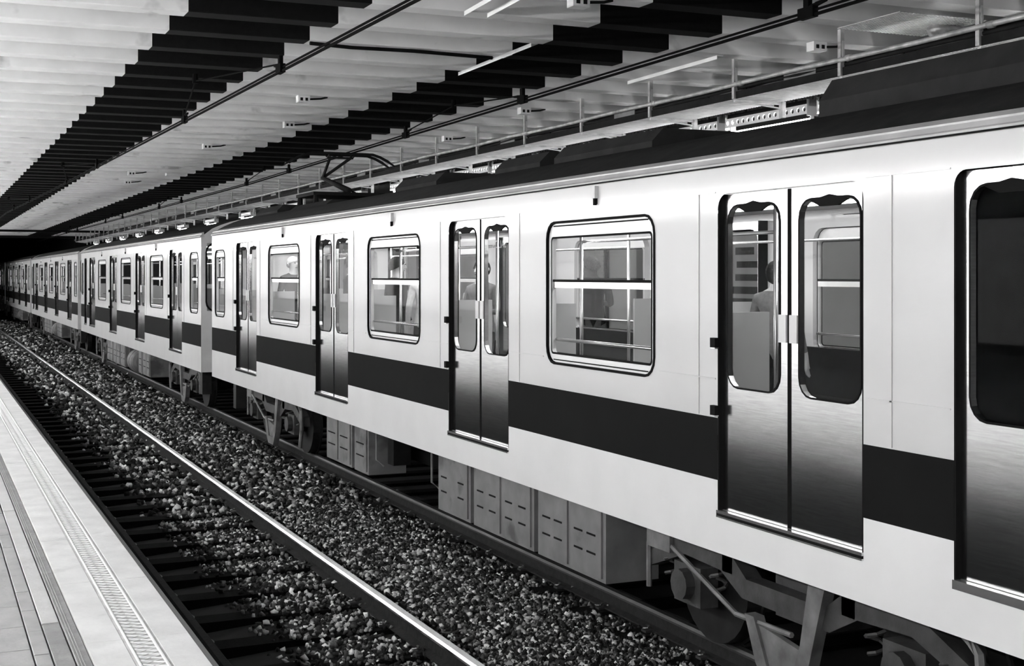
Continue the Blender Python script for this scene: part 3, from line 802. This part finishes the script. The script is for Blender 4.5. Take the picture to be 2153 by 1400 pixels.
def hanger(path, ya, yb, xoff, label, ym=None):
    ym = ym or (ya+yb)/2; xa, xb, xm = on(path, ya), on(path, yb), on(path, ym)+xoff
    t = thing('wire_hanger', label, 'wire hanger', (xm, ym, 4.62))
    def L_(p): return (p[0]-xm, p[1]-ym, p[2]-4.62)
    m_ = MB(); m_.tube([L_((xm, ym, 4.56)), L_((xm, ym, 4.66))], [.035, .03], 8); m_.build('insulator', M['wire'], t)
    for (x, y) in ((xa, ya), (xb, yb)):
        m_ = MB(); m_.tube([L_((xm, ym, 4.585)), L_((x, y, 4.47))], .009, 5); m_.build('stay_rod', M['wire'], t)
        m_ = MB(); m_.box(x-xm-.025, x-xm+.025, y-ym-.09, y-ym+.09, 4.385-4.62, 4.465-4.62); m_.box(x-xm-.018, x-xm+.018, y-ym-.03, y-ym+.03, 4.465-4.62, 4.545-4.62)
        m_.tube([(x-xm, y-ym+(.1 if y < ym else -.1), 4.47-4.62), (x-xm, y-ym+(.22 if y < ym else -.22), 4.48-4.62)], [.018, .012], 6)
        m_.build('wire_clamp', M['wire'], t)
hl = ['nearest', 'second', 'third', 'fourth', 'fifth', 'sixth']
for i, (a_, b_) in enumerate(((3.8, 7.9), (13.05, 17.0), (23.7, 27.4), (34.7, 38.1), (45.1, 49.3), (58.0, 62.5))):
    hanger(w2, a_, b_, -.05, f'{hl[i]} V-shaped black wire hanger above the train, counted from the camera')
for i, (a_, b_) in enumerate(((12.0, 16.4), (24.0, 28.4), (36.0, 40.4))):
    hanger(w1, a_, b_, -.32, f'{hl[i]} V-shaped black wire hanger above the near track, counted from the camera')

# ------------------------------------------------------------------ cable tray run above the far platform edge
TX0, TX1, TZ = 7.26, 7.82, 4.26
tray = thing('cable_tray', 'long dark cable tray with galvanised mesh underside hung over the far side of the train', 'cable tray', (TX0, 0, TZ))
mb = MB(); mb.box(0, .012, 2, 72, 0, .07); mb.box(TX1-TX0-.012, TX1-TX0, 2, 72, 0, .08)
mb.build('side_channel', M['traydark'], tray)
mb = MB()
y = 2.
while y < 72: mb.box(.015, TX1-TX0-.015, y, y+.02, -.004, .003); y += .045
for q in range(12): mb.box(.02+q*.044, .045+q*.044, 2, 72, -.001, .004)
o = mb.build('mesh_underside', M['traylite'], tray); o['kind'] = 'stuff'; o['label'] = 'bright galvanised mesh underside'
for i, (dx, z, r, ya, yb) in enumerate(((-.02, .135, .022, 2, 40), (.03, .10, .018, 2, 72), (.08, .12, .016, 2, 72), (.05, .05, .02, 2, 72))):
    mb = MB(); pts = []; y = ya
    while y <= yb:
        pts.append((dx+random.uniform(-.008, .008)*(i > 0), y, z+random.uniform(-.012, .012)*(i > 0) + (.006*math.sin(y*2.) if i == 0 else 0))); y += .8
    mb.tube(pts, r, 8)
    if i == 0:
        for q in range(24): mb.tube([(dx, 2.6+q*1.65, z+.0), (dx, 2.66+q*1.65, z+.0)], .03, 8)
    o = mb.build('conduit_pipe' if i == 0 else 'cable', M['galv'] if i == 0 else M['traydark'], tray, True)
mb = MB(); mb.box(.2, .5, 2, 72, .01, .06); mb.build('cable_bundle', M['traydark'], tray)
def hanger_mesh():
    mb = MB(); mb.cur = 0
    mb.box(-.02, .02, -.02, .02, 0, .40); mb.cur = 1; mb.box(-.004, .018, -.024, -.020, .16, .30); mb.cur = 0
    mb.box(0, TX1-TX0, -.018, .018, -.03, -.008); mb.box(TX1-TX0-.02, TX1-TX0+.02, -.03, .03, -.16, .0)
    return mb
hm = hanger_mesh(); m1 = bpy.data.meshes.new('hanger_post'); m1.from_pydata(hm.v, [], hm.f); m1.materials.append(M['galv']); m1.materials.append(M['traylite']); m1.polygons.foreach_set('material_index', hm.m)
bm_ = MB(); bm_.tube([(.04, 0, -.02), (TX1-TX0-.04, -.02, -.07)], .008, 5); bm_.tube([(.04, .0, -.02), (TX1-TX0-.04, .09, -.03)], .007, 5)
m2 = bpy.data.meshes.new('bracket'); m2.from_pydata(bm_.v, [], bm_.f); m2.materials.append(M['lampbody'])
pl = MB(); pl.box(.02, .025, .02, .50, .05, .13)
m3 = bpy.data.meshes.new('cover_plate'); m3.from_pydata(pl.v, [], pl.f); m3.materials.append(M['boxgrey'])
q = -6
while 12.66+q*1.646 < 72:
    y = 12.66+q*1.646
    link('hanger_post', m1, tray, (0, y, 0)); link('bracket', m2, tray, (0, y, 0)); 
    if q % 2 == 0: link('cover_plate', m3, tray, (-.01, y+.35, 0))
    q += 1
duct = thing('ventilation_duct', 'dark ribbed duct running above the far lamps behind the cable tray', 'duct', (8.45, 0, 4.36))
mb = MB(); mb.box(.0, 1.2, 2, 74, 0, .24); mb.build('duct_body', M['traydark'], duct)
mb = MB(); y = 2.
while y < 40: mb.box(-.012, .0, y, y+.03, .0, .24); y += .09
o = mb.build('rib', M['traydark'], duct); o['kind'] = 'stuff'
# mesh basket and bent duct at the top right
mb = MB()
for k_ in range(26): mb.box(7.0, 7.9, 8.30+k_*.03, 8.312+k_*.03, 4.60, 4.606)
for k_ in range(24): mb.box(7.0+k_*.038, 7.015+k_*.038, 8.3, 9.08, 4.598, 4.604)
mb.build('mesh_basket', M['traylite']); tag(bpy.data.objects['mesh_basket'], 'small galvanised mesh basket under the ceiling at the top right', 'mesh basket')
dd = MB()
pts = [(7.75+.16*math.cos(t), 8.6+.02*t, 4.42+.16*math.sin(t)) for t in [PI*.75-PI*.8*i/8 for i in range(9)]]
dd.tube(pts, .075, 10); o = dd.build('duct_elbow', M['galv'], None, True); tag(o, 'short grey bent duct beside the mesh basket at the top right', 'duct')

# ------------------------------------------------------------------ luminaires
def make_lum(tm, top=.50):
    t = link('fluorescent_luminaire', None)
    mb = MB(); mb.prism([(-.06, .13), (.06, .13), (.05, .20), (-.05, .20)], 0, 1.5)
    for q in (.3, 1.2): mb.tube([(0, q, .2), (0, q, top)], .008, 5)
    mb.build('housing', M['dark'], t)
    mb = MB(); x = -.07; n_ = 15; ln = 1.5/n_
    for i in range(n_):
        a0, a1 = i*ln, (i+1)*ln
        I = rr(a0+.022, a1-.022, .075, .125, .0245, 2); O = rr_outer(a0+.022, a1-.022, .075, .125, .0245, a0, a1, .05, .15, 2)
        bridge(mb, O, I, x-.01, x-.01)
        bridge(mb, I, I, x-.01, x+.002)
    for yy, yz in ((0, .004), (1.496, 1.5)): mb.box(-.08, .06, yy, yz, .03, .2)
    mb.build('perforated_reflector', M['lampbody'], t)
    mb = MB(); mb.tube([(0, .03, .0), (0, 1.47, .0)], .017, 8); mb.build('lamp_tube', tm, t, True)
    mb = MB()
    for yy in (.015, 1.47): mb.box(-.02, .02, yy, yy+.015, -.02, .14)
    mb.build('lamp_holder', M['lampbody'], t)
    return t
pr = {}
def place(x, y, z, rz, label, group):
    q = x < 0
    if q in pr: o = copy_tree(pr[q])
    else: o = pr[q] = make_lum(M['tube'], .87) if q else make_lum(M['tube_far'])
    o.location = (x, y, z); o.rotation_euler.z = rz; tag(o, label, 'ceiling light', group)
k_ = -9
while 11.1+k_*1.66 < 72:
    if k_ > 7 and k_ % 3: k_ += 1; continue
    ORD = ['nearest', 'second', 'third', 'fourth', 'fifth', 'sixth', 'seventh', 'eighth', 'ninth', 'tenth', 'eleventh', 'twelfth']
    place(8.26, 11.1+k_*1.66, 4.12, 0, ('lit tube with perforated reflector above the train roof, %s from the right' % ORD[k_+3]) if 0 <= k_+3 < 12 else ('small lit tube far along the row above the train roofs' if k_ > 0 else 'lit tube over the far platform hidden behind the nearest car roof'), 'fluorescent luminaires over the far platform'); k_ += 1
y = Y0+1
while y < 72:
    place(-2.6, y, 3.75, 0, 'lit tube with reflector over the near platform, above and left of the frame', 'fluorescent luminaires over the near platform'); y += 1.66

# ------------------------------------------------------------------ far platform things seen through the car windows
sh = thing('kiosk', 'closed kiosk with a slatted roller shutter on the far platform', 'kiosk', (10.6, 19.6, .95))
mb = MB(); mb.box(-.3, .9, -1.2, 3.2, 0, 2.5); mb.build('kiosk_body', M['wallpanel'], sh)
for i in range(18):
    mb = MB(); mb.prism([(-.36, .75+i*.075), (-.335, .75+i*.075), (-.335, .82+i*.075), (-.35, .82+i*.075)], -.2, 1.3); mb.build('slat', M['shutter'], sh)
mb = MB(); mb.box(-.35, -.31, 1.5, 1.56, .6, 2.2); mb.box(-.35, -.31, -.3, -.24, .6, 2.2); mb.box(-.36, -.30, -.3, 3.1, 2.15, 2.22); mb.build('frame', M['dark'], sh)
mb = MB(); mb.cur = 0; mb.box(-.34, -.31, 1.9, 2.9, .7, 2.1); mb.cur = 1; mb.box(-.35, -.34, 2.0, 2.5, 1.2, 2.0); mb.cur = 0
for q in range(3): mb.box(-.355, -.35, 2.1, 2.22, 1.3+q*.2, 1.42+q*.2)
mb.build('notice_board', [M['dark'], M['paper']], sh)
for i, (yy, lab) in enumerate(((12.5, 'framed poster on the far wall, seen through the nearest double door'), (16.5, 'framed poster on the far wall left of the nearest double door'), (26.5, 'framed poster on the far wall beyond the kiosk'))):
    t = thing('poster', lab, 'poster', (11.5, yy, 1.5))
    mb = MB(); mb.box(0, .04, 0, 1.2, 0, 1.7); mb.build('poster_frame', M['dark'], t)
    mb = MB(); mb.cur = 0; mb.box(-.01, 0, .05, 1.15, .05, 1.65); mb.cur = 1
    for q in range(7): mb.box(-.015, -.01, .12+random.random()*.3, .6+random.random()*.45, .15+q*.2, .22+q*.2+random.random()*.08)
    mb.build('poster_sheet', [M['paper'], M['cloth_mid']], t)

# ------------------------------------------------------------------ people
def make_person(label, loc, rz, top, trousers, hair, h=1.72, arm='down', bag=False, longhair=False, seated=False):
    k = h/1.72
    J = {}; E = []
    def j(n_, p, r, par=None):
        J[n_] = (len(J), Vector(p), r)
        if par: E.append((J[par][0], J[n_][0]))
    j('pelvis', (0,0,.96), (.155,.115)); j('spine', (0,.01,1.12), (.14,.105), 'pelvis'); j('chest', (0,.01,1.30), (.165,.12), 'spine'); j('upper', (0,.02,1.41), (.13,.09), 'chest')
    j('neck', (0,.01,1.485), (.055,.055), 'upper'); j('jaw', (0,-.015,1.555), (.062,.078), 'neck'); j('head', (0,-.01,1.625), (.076,.095), 'jaw'); j('crown', (0,0,1.69), (.055,.07), 'head')
    for s_, sg in (('l', -1), ('r', 1)):
        j('sh'+s_, (sg*.17,.02,1.40), (.065,.065), 'upper')
        if arm == 'up' and sg > 0: el, wr_, hd = (sg*.27,-.08,1.55), (sg*.22,-.14,1.80), (sg*.22,-.15,1.88)
        elif arm == 'fwd': el, wr_, hd = (sg*.24,-.02,1.14), (sg*.14,-.25,1.17), (sg*.10,-.32,1.20)
        else: el, wr_, hd = (sg*.235,.03,1.12), (sg*.25,-.06,.88), (sg*.25,-.08,.80)
        j('el'+s_, el, (.043,.043), 'sh'+s_); j('wr'+s_, wr_, (.028,.030), 'el'+s_); j('hd'+s_, hd, (.034,.022), 'wr'+s_)
        d = (Vector(hd)-Vector(wr_)).normalized(); sx = Vector((0,1,0)) if arm == 'down' else Vector((1,0,0))
        for f in range(4):
            o_ = sx*(f-1.5)*.020; ln = (.070,.082,.076,.060)[f]
            a_ = Vector(hd)+o_+d*.03; j(f'k{s_}{f}', a_, (.0095,.0095), 'hd'+s_); j(f'f{s_}{f}', a_+d*ln*.6+Vector((0,-.012,0)), (.0085,.0085), f'k{s_}{f}'); j(f'g{s_}{f}', a_+d*ln*.9+Vector((0,-.03,0)), (.007,.007), f'f{s_}{f}')
        a_ = Vector(hd)-sx*.035-d*.01; j(f'ta{s_}', a_, (.011,.011), 'hd'+s_); j(f'tb{s_}', a_-sx*.02+d*.035, (.009,.009), f'ta{s_}')
        if seated:
            j('hip'+s_, (sg*.10,-.02,.93), (.095,.095), 'pelvis'); j('kn'+s_, (sg*.13,-.46,.96), (.062,.062), 'hip'+s_); j('an'+s_, (sg*.13,-.47,.56), (.042,.042), 'kn'+s_); j('to'+s_, (sg*.14,-.62,.53), (.04,.03), 'an'+s_)
        else:
            j('hip'+s_, (sg*.095,0,.88), (.092,.095), 'pelvis'); j('kn'+s_, (sg*.11,-.01,.50), (.06,.06), 'hip'+s_); j('an'+s_, (sg*.12,.02,.09), (.04,.042), 'kn'+s_); j('to'+s_, (sg*.135,-.14,.04), (.04,.032), 'an'+s_)
    t = thing('person', label, 'person', loc, rz); t.scale = (k, k, k)
    me = bpy.data.meshes.new('person_skeleton'); me.from_pydata([v[1] for v in J.values()], E, [])
    so = link('person_skeleton', me); so.modifiers.new('skin', 'SKIN'); sm = so.modifiers.new('sub', 'SUBSURF'); sm.levels = 1; sm.render_levels = 1
    for i, v in enumerate(J.values()): me.skin_vertices[0].data[i].radius = v[2]; me.skin_vertices[0].data[i].use_root = (i == 0)
    bpy.context.view_layer.update()
    ev = so.evaluated_get(bpy.context.evaluated_depsgraph_get()); bme = bpy.data.meshes.new_from_object(ev)
    bpy.data.objects.remove(so)
    for m_ in (M['skin'], top, trousers, M['shoe']): bme.materials.append(m_)
    hands = [J['hdl'][1], J['hdr'][1], J['wrl'][1], J['wrr'][1]]
    for p in bme.polygons:
        c = p.center; mi = 1
        if c.z > 1.475 and abs(c.x) < .13: mi = 0
        elif min((c-q).length for q in hands[:2]) < .13 and abs(c.x) > .05: mi = 0
        elif seated and (c.z < .62): mi = 3
        elif (not seated and c.z < .10): mi = 3
        elif c.z < .93 and abs(c.x) < .21 or (seated and c.y < -.12 and c.z < 1.05 and abs(c.x) < .24): mi = 2
        p.material_index = mi; p.use_smooth = True
    if seated: bme.transform(Matrix.Translation((0, 0, -.50)))
    dz = -.50 if seated else 0
    link('body', bme, t)
    mb = MB()                                       # hair cap
    for i in range(9):
        for q in range(12):
            def hp(i, q):
                a_ = PI*.62*i/9; b_ = 2*PI*q/12; back = .5+.5*math.sin(b_)
                a_ *= (.62+.55*back) if not longhair else (.62+.8*back)
                return (.094*math.sin(a_)*math.cos(b_), .012+.113*math.sin(a_)*math.sin(b_), 1.635+dz+.112*math.cos(a_))
            mb.quad(hp(i, q), hp(i+1, q), hp(i+1, q+1), hp(i, q+1))
    mb.build('hair', hair, t, True)
    mb = MB()
    mb.tube([(0, -.102, 1.635+dz), (0, -.128, 1.60+dz), (0, -.105, 1.592+dz)], [.008, .014, .012], 6)
    for sg in (-1, 1): mb.tube([(sg*.078, .0, 1.60+dz), (sg*.092, .01, 1.625+dz), (sg*.09, .015, 1.645+dz)], [.008, .014, .008], 6)
    mb.build('nose_and_ears', M['skin'], t, True)
    mb = MB()
    for sg in (-1, 1): mb.tube([(sg*.032-.012, -.098, 1.642+dz), (sg*.032+.012, -.098, 1.642+dz)], .006, 6)
    mb.tube([(-.022, -.094, 1.568+dz), (.022, -.094, 1.568+dz)], .004, 5)
    mb.build('eyes_and_mouth', M['hair_dark'], t)
    return t
ZF = 1.085
make_person('grey-haired person in a dark jacket standing on the far platform, seen through the wide window', (8.02, 15.5, .955), math.radians(158), M['cloth_dark'], M['cloth_mid'], M['hair_grey'], 1.80, 'fwd')
make_person('dark-haired standing passenger at the left of the middle window', (5.35, 15.55, ZF), math.radians(100), M['cloth_dark'], M['cloth_mid'], M['hair_dark'], 1.66)
make_person('passenger in a pale shirt at the right of the middle window', (5.5, 14.9, ZF), math.radians(160), M['cloth_light'], M['cloth_dark'], M['hair_dark'], 1.62)
make_person('passenger holding up an arm in the small window left of the second double door', (5.3, 20.4, ZF), math.radians(20), M['cloth_dark'], M['cloth_dark'], M['hair_grey'], 1.72, 'up')
make_person('dark-clothed passenger behind the right leaf of the second double door', (5.3, 17.25, ZF), math.radians(90), M['cloth_dark'], M['cloth_dark'], M['hair_dark'], 1.70)
make_person('passenger standing behind the third double door', (5.45, 13.1, ZF), math.radians(-60), M['cloth_mid'], M['cloth_dark'], M['hair_dark'], 1.60, 'fwd')
make_person('passenger standing behind the left leaf of the nearest double door', (5.9, 9.55, ZF), math.radians(200), M['cloth_mid'], M['cloth_dark'], M['hair_dark'], 1.58)
make_person('passenger in dark clothes behind the right leaf of the nearest double door', (6.3, 8.95, ZF), math.radians(120), M['cloth_mid'], M['cloth_dark'], M['hair_dark'], 1.55, longhair=True)
# reversed lettering on the right-hand leaves of the nearer doors
for s_ in (7.22, 11.84, 2.60):
    yc = 22.80-s_
    for ch_, off in ((1, -.36),):
        o = link('lettering', tme, None, (CX-HW+.058, yc+off, 2.775)); o.rotation_euler = (PI/2, 0, PI/2)
        tag(o, {7.22: 'reversed lettering SALIDA on the glass of the second double door', 11.84: 'reversed lettering SALIDA on the glass of the third double door', 2.60: 'reversed lettering SALIDA on the glass of the leftmost double door of the nearest car'}[s_], 'lettering')
print('objects', len(bpy.data.objects))
